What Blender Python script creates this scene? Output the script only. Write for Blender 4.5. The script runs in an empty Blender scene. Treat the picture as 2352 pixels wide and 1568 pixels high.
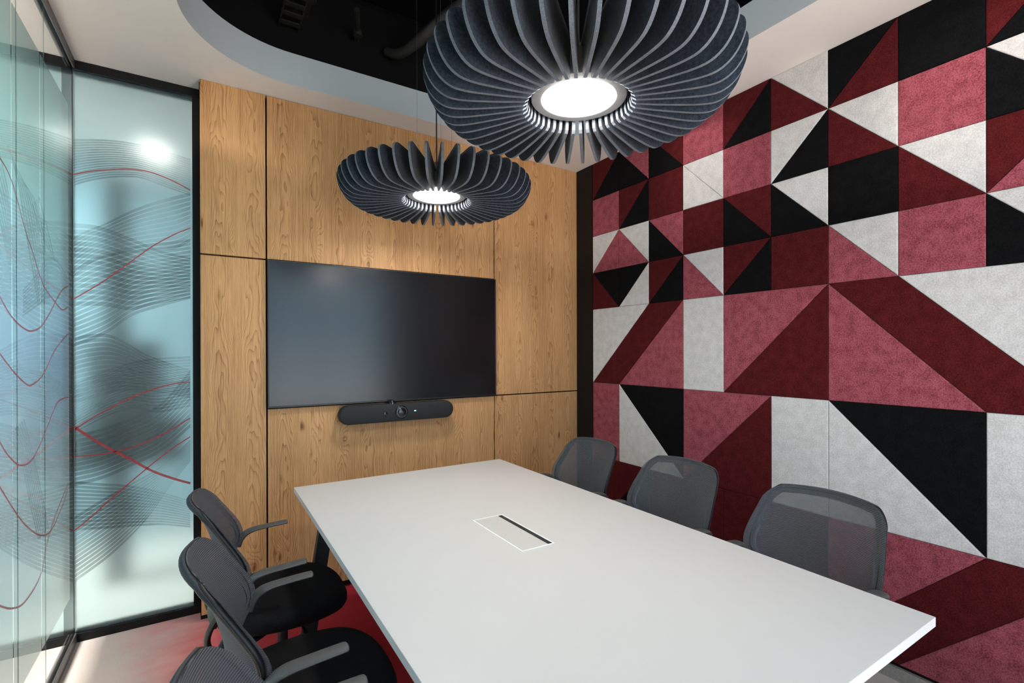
import bpy, bmesh, math, random
from mathutils import Vector, Matrix
random.seed(7)
PI = math.pi
sc = bpy.context.scene
col = sc.collection

# ------------------------------------------------------------------ camera, world, exposure
cam_data = bpy.data.cameras.new('camera')
cam = bpy.data.objects.new('camera', cam_data)
col.objects.link(cam)
cam.location = (-2.5345, -2.8572, 1.4287)
_yaw, _pit, _rol = math.radians(32.114), math.radians(-0.080), math.radians(-0.149)
_f = Vector((math.sin(_yaw) * math.cos(_pit), math.cos(_yaw) * math.cos(_pit), math.sin(_pit)))
_r = _f.cross(Vector((0, 0, 1))).normalized()
_u = _r.cross(_f)
_r2 = _r * math.cos(_rol) + _u * math.sin(_rol)
_u2 = -_r * math.sin(_rol) + _u * math.cos(_rol)
cam.rotation_euler = Matrix((( _r2.x, _u2.x, -_f.x), (_r2.y, _u2.y, -_f.y), (_r2.z, _u2.z, -_f.z))).to_euler()
cam_data.sensor_width = 36.0
cam_data.lens = 1120.685 / 2352 * 36.0
cam_data.shift_x = 0.811 / 2352
cam_data.shift_y = 24.435 / 2352
cam_data.clip_start = 0.02
sc.camera = cam

WORLD = 7.4
world = bpy.data.worlds.new('world')
sc.world = world
world.use_nodes = True
# daylight outside the window; its bright lower half is added to light the ceiling
_wn = world.node_tree; _bg = _wn.nodes['Background']
_tc = _wn.nodes.new('ShaderNodeTexCoord'); _sx = _wn.nodes.new('ShaderNodeSeparateXYZ'); _wn.links.new(_tc.outputs['Generated'], _sx.inputs[0])
_rp = _wn.nodes.new('ShaderNodeValToRGB'); _mr = _wn.nodes.new('ShaderNodeMapRange')
_mr.inputs['From Min'].default_value = -1.0
_wn.links.new(_sx.outputs[2], _mr.inputs['Value']); _wn.links.new(_mr.outputs[0], _rp.inputs[0])
_e = _rp.color_ramp.elements; _e[0].position = 0.42; _e[0].color = (1.0, 0.93, 0.88, 1); _e[1].position = 0.50; _e[1].color = (0.30, 0.45, 0.58, 1); _n = _e.new(0.62); _n.color = (0.22, 0.29, 0.35, 1)
_wn.links.new(_rp.outputs[0], _bg.inputs[0]); _bg.inputs[1].default_value = WORLD

sc.view_settings.view_transform = 'Standard'
sc.view_settings.look = 'None'
sc.view_settings.gamma = 1.0
sc.view_settings.use_curve_mapping = False
sc.view_settings.exposure = 0.15
sc.cycles.max_bounces = 10
sc.cycles.transparent_max_bounces = 24
sc.cycles.transmission_bounces = 8
sc.cycles.caustics_refractive = False
sc.cycles.caustics_reflective = False
sc.cycles.sample_clamp_indirect = 6.0
sc.cycles.use_denoising = True

PENDANT = 74.0      # strength of the pendant lenses
CEIL = 2.87

# neighbouring office lights (area lamps under its ceiling)
def area(name, loc, size, power, colr, rot=(0, 0, 0)):
    d = bpy.data.lights.new(name, 'AREA')
    d.shape = 'RECTANGLE'; d.size, d.size_y = size; d.energy = power; d.color = colr
    o = bpy.data.objects.new(name, d); col.objects.link(o)
    o.location = loc; o.rotation_euler = rot
    return o
area('office_light', (-4.3, -1.5, 2.84), (1.0, 2.6), 330, (1.0, 0.93, 0.88))
area('corridor_light', (-4.6, 1.1, 2.84), (1.2, 0.8), 170, (0.93, 1.0, 0.98))

# ------------------------------------------------------------------ helpers
class MB:
    def __init__(s): s.v = []; s.f = []; s.m = []
    def add(s, vs, fs, mi=0):
        b = len(s.v); s.v += [tuple(p) for p in vs]
        for f in fs: s.f.append(tuple(b + i for i in f)); s.m.append(mi)
    def box(s, a, b, mi=0):
        (x0, y0, z0), (x1, y1, z1) = a, b
        x0, x1 = min(x0, x1), max(x0, x1); y0, y1 = min(y0, y1), max(y0, y1); z0, z1 = min(z0, z1), max(z0, z1)
        s.add([(x0,y0,z0),(x1,y0,z0),(x1,y1,z0),(x0,y1,z0),(x0,y0,z1),(x1,y0,z1),(x1,y1,z1),(x0,y1,z1)],
              [(0,3,2,1),(4,5,6,7),(0,1,5,4),(1,2,6,5),(2,3,7,6),(3,0,4,7)], mi)
    def lathe(s, prof, c=(0,0,0), n=48, mi=0, cap=True):
        """profile of (radius, z) swept about z"""
        vs = []; fs = []
        for r, z in prof:
            for i in range(n):
                a = 2*PI*i/n; vs.append((c[0]+r*math.cos(a), c[1]+r*math.sin(a), c[2]+z))
        k = len(prof)
        for j in range(k-1):
            for i in range(n):
                fs.append((j*n+i, j*n+(i+1)%n, (j+1)*n+(i+1)%n, (j+1)*n+i))
        if cap:
            fs.append(tuple(reversed(range(n)))); fs.append(tuple((k-1)*n+i for i in range(n)))
        s.add(vs, fs, mi)
    def tube(s, pts, ra, rb=None, n=12, mi=0, up=(0,0,1), closed=False, caps=True):
        """sweep an elliptical section along pts; ra = radii along 'side', rb = along 'up'"""
        pts = [Vector(p) for p in pts]; k = len(pts)
        if not hasattr(ra, '__len__'): ra = [ra]*k
        if rb is None: rb = ra
        if not hasattr(rb, '__len__'): rb = [rb]*k
        vs = []; fs = []; upv = Vector(up)
        for i, p in enumerate(pts):
            if closed: t = pts[(i+1) % k] - pts[i-1]
            else: t = pts[min(i+1, k-1)] - pts[max(i-1, 0)]
            t.normalize()
            side = t.cross(upv)
            if side.length < 1e-4: side = t.cross(Vector((0, 1, 0)))
            side.normalize(); u2 = side.cross(t).normalized()
            for j in range(n):
                a = 2*PI*j/n
                vs.append(p + side*ra[i]*math.cos(a) + u2*rb[i]*math.sin(a))
        m = k if closed else k-1
        for i in range(m):
            for j in range(n):
                fs.append((i*n+j, i*n+(j+1)%n, ((i+1)%k)*n+(j+1)%n, ((i+1)%k)*n+j))
        if caps and not closed:
            fs.append(tuple(reversed(range(n)))); fs.append(tuple((k-1)*n+j for j in range(n)))
        s.add(vs, fs, mi)
    def build(s, name, mats, parent=None, smooth=False, bevel=0, seg=2, loc=None, angle=40):
        me = bpy.data.meshes.new(name); me.from_pydata(s.v, [], s.f)
        if not isinstance(mats, (list, tuple)): mats = [mats]
        for m in mats: me.materials.append(m)
        me.polygons.foreach_set('material_index', s.m)
        bm = bmesh.new(); bm.from_mesh(me)
        bmesh.ops.recalc_face_normals(bm, faces=bm.faces)
        bm.to_mesh(me); bm.free()
        if smooth:
            me.polygons.foreach_set('use_smooth', [True]*len(me.polygons))
            me.set_sharp_from_angle(angle=math.radians(angle))
        o = bpy.data.objects.new(name, me); col.objects.link(o)
        if parent: o.parent = parent
        if loc: o.location = loc
        if bevel:
            md = o.modifiers.new('edge', 'BEVEL'); md.width = bevel; md.segments = seg; md.limit_method = 'ANGLE'
        return o

def crom(pts, n=8):
    """Catmull-Rom through the points (any dimension)"""
    out = []; k = len(pts)
    for i in range(k-1):
        p0, p1, p2, p3 = pts[max(i-1,0)], pts[i], pts[i+1], pts[min(i+2,k-1)]
        for j in range(n):
            t = j/n
            out.append(tuple(0.5*((2*b)+(c-a)*t+(2*a-5*b+4*c-d)*t*t+(-a+3*b-3*c+d)*t**3) for a,b,c,d in zip(p0,p1,p2,p3)))
    out.append(tuple(pts[-1])); return out
def lerp(tab, x):
    if x <= tab[0][0]: return tab[0][1]
    for (a, b), (c, d) in zip(tab, tab[1:]):
        if x <= c: return b + (d-b)*(x-a)/(c-a)
    return tab[-1][1]
def tag(o, label=None, cat=None, group=None, kind=None):
    if label: o['label'] = label
    if cat: o['category'] = cat
    if group: o['group'] = group
    if kind: o['kind'] = kind
    return o
def empty(name, loc=(0,0,0), rz=0):
    o = bpy.data.objects.new(name, None); col.objects.link(o); o.location = loc; o.rotation_euler = (0,0,rz)
    o.empty_display_size = 0.1
    return o
def kids(o): return [c for c in bpy.data.objects if c.parent == o]
def copy_tree(o, parent=None):
    c = o.copy(); col.objects.link(c); c.parent = parent
    for ch in kids(o): copy_tree(ch, c)
    return c

# ------------------------------------------------------------------ materials
def mat(name):
    m = bpy.data.materials.new(name); m.use_nodes = True
    nt = m.node_tree; p = nt.nodes['Principled BSDF']
    return m, nt, p
def N(nt, t, **kw):
    n = nt.nodes.new(t)
    for k, v in kw.items():
        if k.startswith('i_'):
            key = k[2:]; key = int(key) if key.isdigit() else key.replace('_', ' ')
            n.inputs[key].default_value = v
        else: setattr(n, k, v)
    return n
def L(nt, a, b): nt.links.new(a, b)
def coords(nt, scale=(1,1,1), kind='Object'):
    tc = N(nt, 'ShaderNodeTexCoord'); mp = N(nt, 'ShaderNodeMapping')
    mp.inputs['Scale'].default_value = scale
    L(nt, tc.outputs[kind], mp.inputs['Vector']); return mp.outputs['Vector']
def ramp(nt, fac, stops, interp='LINEAR'):
    r = N(nt, 'ShaderNodeValToRGB'); r.color_ramp.interpolation = interp
    e = r.color_ramp.elements
    while len(e) < len(stops): e.new(0.5)
    for el, (p, c) in zip(e, stops): el.position = p; el.color = (*c, 1)
    L(nt, fac, r.inputs['Fac']); return r.outputs['Color']
def math_(nt, op, a, b=None, c=None):
    n = N(nt, 'ShaderNodeMath', operation=op)
    for i, x in enumerate((a, b, c)):
        if x is None: continue
        if isinstance(x, (int, float)): n.inputs[i].default_value = x
        else: L(nt, x, n.inputs[i])
    return n.outputs[0]
def plain(name, c, rough=0.5, metal=0.0, spec=0.5, noise=0.04, scale=40, bump=0.0, bscale=300, **kw):
    """one colour with slight procedural variation"""
    m, nt, p = mat(name)
    v = coords(nt)
    nz = N(nt, 'ShaderNodeTexNoise', i_Scale=scale, i_Detail=3.0); L(nt, v, nz.inputs['Vector'])
    lo = tuple(x*(1-noise) for x in c); hi = tuple(min(1, x*(1+noise)) for x in c)
    L(nt, ramp(nt, nz.outputs['Fac'], [(0.35, lo), (0.65, hi)]), p.inputs['Base Color'])
    p.inputs['Roughness'].default_value = rough; p.inputs['Metallic'].default_value = metal
    p.inputs['Specular IOR Level'].default_value = spec
    for k, x in kw.items(): p.inputs[k.replace('_', ' ')].default_value = x
    if bump:
        n2 = N(nt, 'ShaderNodeTexNoise', i_Scale=bscale, i_Detail=2.0); L(nt, v, n2.inputs['Vector'])
        b = N(nt, 'ShaderNodeBump', i_Strength=bump, i_Distance=0.002); L(nt, n2.outputs['Fac'], b.inputs['Height'])
        L(nt, b.outputs['Normal'], p.inputs['Normal'])
    return m
def felt(name, c1, c2, scale=170, sheen=0.15):
    m, nt, p = mat(name)
    v = coords(nt, kind='Object')
    a = N(nt, 'ShaderNodeTexNoise', i_Scale=scale, i_Detail=4.0, i_Roughness=0.7); L(nt, v, a.inputs['Vector'])
    b = N(nt, 'ShaderNodeTexNoise', i_Scale=22.0, i_Detail=3.0); L(nt, v, b.inputs['Vector'])
    f = math_(nt, 'ADD', math_(nt, 'MULTIPLY', a.outputs['Fac'], 0.72), math_(nt, 'MULTIPLY', b.outputs['Fac'], 0.28))
    L(nt, ramp(nt, f, [(0.40, c1), (0.60, c2)]), p.inputs['Base Color'])
    p.inputs['Roughness'].default_value = 0.95; p.inputs['Specular IOR Level'].default_value = 0.08
    p.inputs['Sheen Weight'].default_value = sheen; p.inputs['Sheen Roughness'].default_value = 0.5
    bp = N(nt, 'ShaderNodeBump', i_Strength=0.35, i_Distance=0.0015); L(nt, a.outputs['Fac'], bp.inputs['Height'])
    L(nt, bp.outputs['Normal'], p.inputs['Normal'])
    return m

M = {}
M['plaster'] = plain('white_plaster', (0.85, 0.80, 0.77), 0.9, spec=0.1, noise=0.015, scale=3)
M['cove'] = plain('cove_paint', (0.50, 0.55, 0.585), 0.85, spec=0.15, noise=0.01, scale=3)  # white plaster like the ceiling; bluish light and shade put into its colour
M['black_paint'] = plain('black_ceiling_paint', (0.006, 0.006, 0.006), 0.8, spec=0.1)
M['frame'] = plain('black_frame', (0.006, 0.006, 0.0065), 0.5, spec=0.2)
M['duct'] = plain('dark_duct', (0.022, 0.020, 0.018), 0.6, noise=0.3, scale=12)
M['hose'] = plain('grey_hose', (0.035, 0.032, 0.03), 0.55, noise=0.15)
M['channel'] = plain('brushed_channel', (0.12, 0.11, 0.105), 0.4, metal=0.5)
M['border'] = plain('back_border_fabric', (0.070, 0.077, 0.088), 0.75, spec=0.25, noise=0.12, scale=500)
M['skirting'] = plain('silver_skirting', (0.42, 0.40, 0.37), 0.45, metal=0.4, noise=0.12, scale=120)
M['table'] = plain('table_laminate', (0.66, 0.635, 0.62), 0.42, spec=0.35, noise=0.008, scale=2)
M['lid'] = plain('grommet_lid', (0.62, 0.60, 0.575), 0.4, spec=0.35, noise=0.01)
M['rim'] = plain('grommet_rim', (0.95, 0.94, 0.92), 0.35, noise=0.01)
M['brush'] = plain('black_brush', (0.012, 0.011, 0.011), 0.7, noise=0.8, scale=500, bump=0.6, bscale=900)
M['black_metal'] = plain('black_powdercoat', (0.008, 0.008, 0.008), 0.5, spec=0.3)
M['seat'] = plain('black_seat_fabric', (0.0085, 0.0085, 0.0095), 0.95, spec=0.12, noise=0.35, scale=260, bump=0.3, bscale=700)
M['plastic'] = plain('black_plastic', (0.010, 0.010, 0.011), 0.42, spec=0.4, bump=0.08, bscale=900)
M['arm'] = plain('soft_grey_plastic', (0.075, 0.075, 0.074), 0.48, spec=0.4, bump=0.05, bscale=900)
M['bar'] = plain('graphite_fabric', (0.026, 0.027, 0.029), 0.75, spec=0.25, noise=0.25, scale=700, bump=0.2, bscale=1200)
M['lens'] = plain('lens_black', (0.006, 0.006, 0.007), 0.12, spec=0.6)
M['lens_ring'] = plain('lens_ring', (0.05, 0.05, 0.052), 0.3, metal=0.3)
M['bezel'] = plain('screen_bezel', (0.006, 0.006, 0.007), 0.35)
M['screen'] = plain('screen_glass', (0.004, 0.0042, 0.005), 0.22, spec=0.5, noise=0.0)
M['trim'] = plain('lamp_trim', (0.20, 0.20, 0.20), 0.5)
M['wire'] = plain('steel_wire', (0.25, 0.25, 0.25), 0.3, metal=0.8)
M['floor_pale'] = plain('pale_office_floor', (0.56, 0.54, 0.51), 0.8, noise=0.04, scale=6)
M['wall_pale'] = plain('pale_wall', (0.55, 0.54, 0.52), 0.9, noise=0.01, scale=3)
M['wall_blue'] = plain('blue_office_wall', (0.25, 0.39, 0.46), 0.85, noise=0.05, scale=2)
M['dark_item'] = plain('dark_office_furniture', (0.07, 0.09, 0.10), 0.6, noise=0.1)
M['felt_w'] = felt('felt_pale_grey', (0.50, 0.475, 0.47), (0.68, 0.655, 0.65), sheen=0.05)
M['felt_b'] = felt('felt_black', (0.002, 0.002, 0.0023), (0.0065, 0.0065, 0.007), sheen=0.01)
M['felt_r'] = felt('felt_rose', (0.175, 0.030, 0.043), (0.40, 0.098, 0.125), sheen=0.08)
M['felt_d'] = felt('felt_maroon', (0.050, 0.0045, 0.0055), (0.098, 0.011, 0.013), sheen=0.02)
M['felt_navy'] = felt('felt_navy', (0.014, 0.019, 0.028), (0.036, 0.047, 0.066), scale=120, sheen=0.12)
M['felt_edge'] = felt('felt_cut_edge', (0.095, 0.105, 0.125), (0.16, 0.175, 0.20), scale=300, sheen=0.1)  # same felt as the fins; light from below put into its colour

def emit(name, c, s):
    m = bpy.data.materials.new(name); m.use_nodes = True; nt = m.node_tree
    nt.nodes.remove(nt.nodes['Principled BSDF'])
    e = N(nt, 'ShaderNodeEmission'); e.inputs[0].default_value = (*c, 1); e.inputs[1].default_value = s
    L(nt, e.outputs[0], nt.nodes['Material Output'].inputs[0]); return m
M['lamp_on'] = emit('lamp_diffuser', (1.0, 0.965, 0.92), PENDANT)
M['led'] = emit('blue_led', (0.1, 0.45, 1.0), 6.0)

def thin_glass(name, tint, ior=1.5, rough=0.0):
    m = bpy.data.materials.new(name); m.use_nodes = True; nt = m.node_tree
    nt.nodes.remove(nt.nodes['Principled BSDF'])
    t = N(nt, 'ShaderNodeBsdfTransparent'); t.inputs[0].default_value = (*tint, 1)
    g = N(nt, 'ShaderNodeBsdfGlossy'); g.inputs['Roughness'].default_value = rough
    g.inputs[0].default_value = (0.95, 1, 1, 1)
    fr = N(nt, 'ShaderNodeFresnel', i_IOR=ior); mx = N(nt, 'ShaderNodeMixShader')
    geo = N(nt, 'ShaderNodeNewGeometry')
    ff = N(nt, 'ShaderNodeMath', operation='MULTIPLY'); inv = N(nt, 'ShaderNodeMath', operation='SUBTRACT'); inv.inputs[0].default_value = 1.0
    L(nt, geo.outputs['Backfacing'], inv.inputs[1]); L(nt, fr.outputs[0], ff.inputs[0]); L(nt, inv.outputs[0], ff.inputs[1])
    L(nt, ff.outputs[0], mx.inputs[0]); L(nt, t.outputs[0], mx.inputs[1]); L(nt, g.outputs[0], mx.inputs[2])
    L(nt, mx.outputs[0], nt.nodes['Material Output'].inputs[0]); return m
M['glass'] = thin_glass('clear_partition_glass', (0.955, 0.978, 0.972))
M['window_glass'] = thin_glass('window_glass', (0.97, 0.98, 0.98))

def film(name, stops, alpha_stops):
    """printed privacy film: its ink and opacity vary with height"""
    m = bpy.data.materials.new(name); m.use_nodes = True; nt = m.node_tree
    nt.nodes.remove(nt.nodes['Principled BSDF'])
    tc = N(nt, 'ShaderNodeTexCoord'); sx = N(nt, 'ShaderNodeSeparateXYZ'); L(nt, tc.outputs['Object'], sx.inputs[0])
    nz = N(nt, 'ShaderNodeTexNoise', i_Scale=2.2, i_Detail=1.5); L(nt, tc.outputs['Object'], nz.inputs['Vector'])
    h = math_(nt, 'ADD', math_(nt, 'DIVIDE', sx.outputs[2], 2.87), math_(nt, 'MULTIPLY', math_(nt, 'SUBTRACT', nz.outputs['Fac'], 0.5), 0.10))
    c = ramp(nt, h, stops, 'EASE')
    a = ramp(nt, h, [(p, (x, x, x)) for p, x in alpha_stops])
    tr = N(nt, 'ShaderNodeBsdfTransparent'); L(nt, c, tr.inputs[0])
    tl = N(nt, 'ShaderNodeBsdfTranslucent'); L(nt, c, tl.inputs[0])
    df = N(nt, 'ShaderNodeBsdfDiffuse'); L(nt, c, df.inputs[0])
    m1 = N(nt, 'ShaderNodeMixShader'); m1.inputs[0].default_value = 0.45
    L(nt, tl.outputs[0], m1.inputs[1]); L(nt, df.outputs[0], m1.inputs[2])
    m2 = N(nt, 'ShaderNodeMixShader'); L(nt, a, m2.inputs[0]); L(nt, tr.outputs[0], m2.inputs[1]); L(nt, m1.outputs[0], m2.inputs[2])
    L(nt, m2.outputs[0], nt.nodes['Material Output'].inputs[0]); return m
M['film_side'] = film('side_glass_film', [(0.0, (0.74, 0.77, 0.74)), (0.25, (0.50, 0.57, 0.60)), (0.5, (0.40, 0.51, 0.60)), (0.75, (0.40, 0.53, 0.53)), (1.0, (0.36, 0.43, 0.43))],
                      [(0.0, 0.5), (0.3, 0.42), (0.6, 0.42), (1.0, 0.28)])

# frosted pane: rough refracting glass
m, nt, p = mat('frosted_glass')
tc = N(nt, 'ShaderNodeTexCoord'); sx = N(nt, 'ShaderNodeSeparateXYZ'); L(nt, tc.outputs['Object'], sx.inputs[0])
p.inputs['Base Color'].default_value = (0.86, 0.95, 0.93, 1)
p.inputs['Transmission Weight'].default_value = 1.0; p.inputs['Roughness'].default_value = 0.36; p.inputs['IOR'].default_value = 1.35
M['frosted'] = m
def ink(name, c, alpha, rough=0.5):
    m, nt, p = mat(name)
    v = coords(nt); nz = N(nt, 'ShaderNodeTexNoise', i_Scale=9.0, i_Detail=2.0); L(nt, v, nz.inputs['Vector'])
    L(nt, ramp(nt, nz.outputs['Fac'], [(0.3, c), (0.7, tuple(x*1.15 for x in c))]), p.inputs['Base Color'])
    p.inputs['Roughness'].default_value = rough; p.inputs['Alpha'].default_value = alpha
    if alpha < 0.6:      # worn, uneven print
        n2 = N(nt, 'ShaderNodeTexNoise', i_Scale=3.2, i_Detail=1.0); L(nt, v, n2.inputs['Vector'])
        mr = N(nt, 'ShaderNodeMapRange'); L(nt, n2.outputs['Fac'], mr.inputs['Value'])
        for k_, x_ in (('From Min', 0.36), ('From Max', 0.60), ('To Min', alpha*0.30), ('To Max', alpha*1.25)): mr.inputs[k_].default_value = x_
        L(nt, mr.outputs[0], p.inputs['Alpha'])
    return m
M['ink_dark'] = ink('dark_wave_ink', (0.08, 0.10, 0.10), 0.40)
M['ink_side'] = ink('side_wave_ink', (0.05, 0.09, 0.10), 0.24)
M['ink_red'] = ink('red_line_ink', (0.40, 0.030, 0.030), 0.92)
M['ink_red_side'] = ink('red_side_ink', (0.42, 0.06, 0.07), 0.80)

# oak veneer
m, nt, p = mat('oak_veneer')
tc = N(nt, 'ShaderNodeTexCoord'); sx = N(nt, 'ShaderNodeSeparateXYZ'); L(nt, tc.outputs['Object'], sx.inputs[0])
X, Z = sx.outputs[0], sx.outputs[2]
def vec(x, y, z=0.0):
    c = N(nt, 'ShaderNodeCombineXYZ')
    for i, q in enumerate((x, y, z)):
        if isinstance(q, (int, float)): c.inputs[i].default_value = q
        else: L(nt, q, c.inputs[i])
    return c.outputs[0]
def noise(v, s, d=2.0, r=0.5):
    n = N(nt, 'ShaderNodeTexNoise', i_Scale=s, i_Detail=d, i_Roughness=r); L(nt, v, n.inputs['Vector']); return n.outputs['Fac']
mul = lambda a, b: math_(nt, 'MULTIPLY', a, b)
add = lambda a, b: math_(nt, 'ADD', a, b)
leaf = math_(nt, 'FLOOR', math_(nt, 'DIVIDE', X, 0.158))          # veneer leaves of 158 mm
lx = math_(nt, 'SUBTRACT', math_(nt, 'DIVIDE', X, 0.158), leaf)   # 0..1 in the leaf
cx = math_(nt, 'ABSOLUTE', math_(nt, 'SUBTRACT', lx, 0.5))
leafz = add(Z, mul(leaf, 0.377))
warp = noise(vec(mul(X, 7.0), mul(leafz, 1.6), mul(leaf, 3.1)), 1.0, 3.0, 0.55)
# knots: stretched voronoi, one in a few cells
vo = N(nt, 'ShaderNodeTexVoronoi', i_Scale=1.0); vo.inputs['Randomness'].default_value = 0.9
wv = add(warp, -0.5)
L(nt, vec(add(mul(X, 8.0), mul(wv, 0.5)), mul(leafz, 3.2), mul(leaf, 1.7)), vo.inputs['Vector'])
kd = vo.outputs['Distance']
sepc = N(nt, 'ShaderNodeSeparateXYZ'); L(nt, vo.outputs['Color'], sepc.inputs[0])
kon = math_(nt, 'GREATER_THAN', sepc.outputs[0], 0.52)
kn = mul(kon, math_(nt, 'POWER', 2.718, mul(mul(kd, kd), -16.0)))   # broad bulge round the knot
kc = mul(kon, math_(nt, 'POWER', 2.718, mul(mul(kd, kd), -160.0)))  # dark heart
field = add(add(mul(mul(cx, cx), 9.0), mul(leafz, 1.15)), add(mul(warp, 3.6), mul(kn, 1.5)))
fine = noise(vec(mul(X, 60.0), mul(Z, 3.0)), 1.0, 2.0)
ring = math_(nt, 'FRACT', mul(add(field, mul(fine, 0.10)), 3.6))
ringline = math_(nt, 'POWER', ring, 3.5)
streak = noise(vec(mul(X, 420.0), mul(Z, 9.0), 3.0), 1.0, 3.0, 0.6)
cloud = noise(vec(mul(X, 5.0), mul(Z, 1.1), 9.0), 1.0, 2.0)
straight = noise(vec(mul(X, 130.0), mul(Z, 1.2), 5.0), 1.0, 2.0)
dark = add(add(mul(ringline, 0.34), mul(math_(nt, 'SUBTRACT', streak, 0.42), 0.75)), add(mul(kc, 0.85), mul(math_(nt, 'SUBTRACT', straight, 0.45), 0.55)))
dark = add(mul(dark, 1.25), mul(math_(nt, 'SUBTRACT', cloud, 0.5), 0.55))
L(nt, ramp(nt, dark, [(0.0, (0.66, 0.365, 0.165)), (0.30, (0.50, 0.258, 0.108)), (0.62, (0.31, 0.142, 0.053)), (1.0, (0.15, 0.065, 0.025))]), p.inputs['Base Color'])
p.inputs['Roughness'].default_value = 0.48; p.inputs['Specular IOR Level'].default_value = 0.22
bp = N(nt, 'ShaderNodeBump', i_Strength=0.25, i_Distance=0.0008); L(nt, streak, bp.inputs['Height']); L(nt, bp.outputs['Normal'], p.inputs['Normal'])
M['oak'] = m

# carpet: printed fade from pale grey to crimson
m, nt, p = mat('fade_carpet')
v = coords(nt); sp = N(nt, 'ShaderNodeSeparateXYZ'); L(nt, v, sp.inputs[0])
big = N(nt, 'ShaderNodeTexNoise', i_Scale=2.4, i_Detail=3.0); L(nt, v, big.inputs['Vector'])
brush = N(nt, 'ShaderNodeTexNoise', i_Scale=9.0, i_Detail=4.0, i_Roughness=0.6)
mp = N(nt, 'ShaderNodeMapping'); mp.inputs['Scale'].default_value = (0.55, 2.2, 1); mp.inputs['Rotation'].default_value = (0, 0, 0.35); L(nt, v, mp.inputs['Vector']); L(nt, mp.outputs[0], brush.inputs['Vector'])
pile = N(nt, 'ShaderNodeTexNoise', i_Scale=420.0, i_Detail=2.0); L(nt, v, pile.inputs['Vector'])
dx = math_(nt, 'ABSOLUTE', math_(nt, 'ADD', sp.outputs[0], 1.60))
t = add_ = math_(nt, 'ADD', dx, math_(nt, 'MULTIPLY', math_(nt, 'SUBTRACT', big.outputs['Fac'], 0.5), 0.38))
t = math_(nt, 'ADD', t, math_(nt, 'MULTIPLY', math_(nt, 'SUBTRACT', brush.outputs['Fac'], 0.5), 0.16))
t = math_(nt, 'ADD', t, math_(nt, 'MULTIPLY', math_(nt, 'SUBTRACT', pile.outputs['Fac'], 0.5), 0.16))
t = math_(nt, 'DIVIDE', t, 1.6)
L(nt, ramp(nt, t, [(0.0, (0.38, 0.020, 0.032)), (0.40, (0.52, 0.050, 0.060)), (0.56, (0.68, 0.15, 0.155)), (0.68, (0.72, 0.36, 0.34)), (0.79, (0.68, 0.57, 0.54)), (1.0, (0.70, 0.64, 0.60))]), p.inputs['Base Color'])
p.inputs['Roughness'].default_value = 0.95; p.inputs['Specular IOR Level'].default_value = 0.1
bp = N(nt, 'ShaderNodeBump', i_Strength=0.5, i_Distance=0.003); L(nt, pile.outputs['Fac'], bp.inputs['Height']); L(nt, bp.outputs['Normal'], p.inputs['Normal'])
M['carpet'] = m

# chair mesh fabric: fine ribs, half open
m, nt, p = mat('chair_mesh')
v = coords(nt)
w1 = N(nt, 'ShaderNodeTexWave', wave_type='BANDS', bands_direction='Z', i_Scale=62.0, i_Distortion=0.0); L(nt, v, w1.inputs['Vector'])
w2 = N(nt, 'ShaderNodeTexWave', wave_type='BANDS', bands_direction='Y', i_Scale=95.0, i_Distortion=0.0); L(nt, v, w2.inputs['Vector'])
ww = math_(nt, 'MULTIPLY', math_(nt, 'ADD', math_(nt, 'MULTIPLY', w1.outputs['Fac'], 0.75), math_(nt, 'MULTIPLY', w2.outputs['Fac'], 0.25)), 1.0)
L(nt, ramp(nt, ww, [(0.25, (0.050, 0.053, 0.060)), (0.8, (0.125, 0.132, 0.148))]), p.inputs['Base Color'])
p.inputs['Roughness'].default_value = 0.7; p.inputs['Specular IOR Level'].default_value = 0.25
lw = N(nt, 'ShaderNodeLayerWeight', i_Blend=0.5)
L(nt, math_(nt, 'ADD', math_(nt, 'ADD', math_(nt, 'MULTIPLY', ww, 0.24), 0.40), math_(nt, 'MULTIPLY', math_(nt, 'POWER', lw.outputs['Facing'], 1.6), 0.75)), p.inputs['Alpha'])
bp = N(nt, 'ShaderNodeBump', i_Strength=0.4, i_Distance=0.001); L(nt, ww, bp.inputs['Height']); L(nt, bp.outputs['Normal'], p.inputs['Normal'])
M['mesh'] = m

# ------------------------------------------------------------------ room shell
def slab(name, a, b, mt, bevel=0, parent=None, kind='structure'):
    q = MB(); q.box(a, b); o = q.build(name, mt, parent, bevel=bevel)
    if not parent: o['kind'] = kind
    return o
slab('floor', (-3.12, -3.45, -0.06), (0.06, 0.40, 0.0), M['carpet'])
slab('floor_office', (-5.6, -3.45, -0.06), (-3.12, 0.33, 0.0), M['floor_pale'])
slab('floor_corridor', (-5.6, 0.40, -0.06), (0.06, 2.0, 0.0), M['floor_pale'])
slab('wall_right', (0.012, -3.45, 0.0), (0.16, 0.40, 3.6), M['frame'])
slab('wall_corridor', (-5.6, 1.85, 0.0), (0.06, 1.95, CEIL), M['wall_blue'])
slab('wall_office_far', (-5.6, -3.45, 0.0), (-5.5, 1.9, CEIL), M['wall_pale'])
slab('wall_corridor_end', (-2.2, 0.43, 0.0), (-2.1, 1.85, CEIL), M['wall_pale'])
slab('wall_back', (-2.56, 0.235, 0.0), (0.012, 0.40, 3.6), M['frame'])

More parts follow.
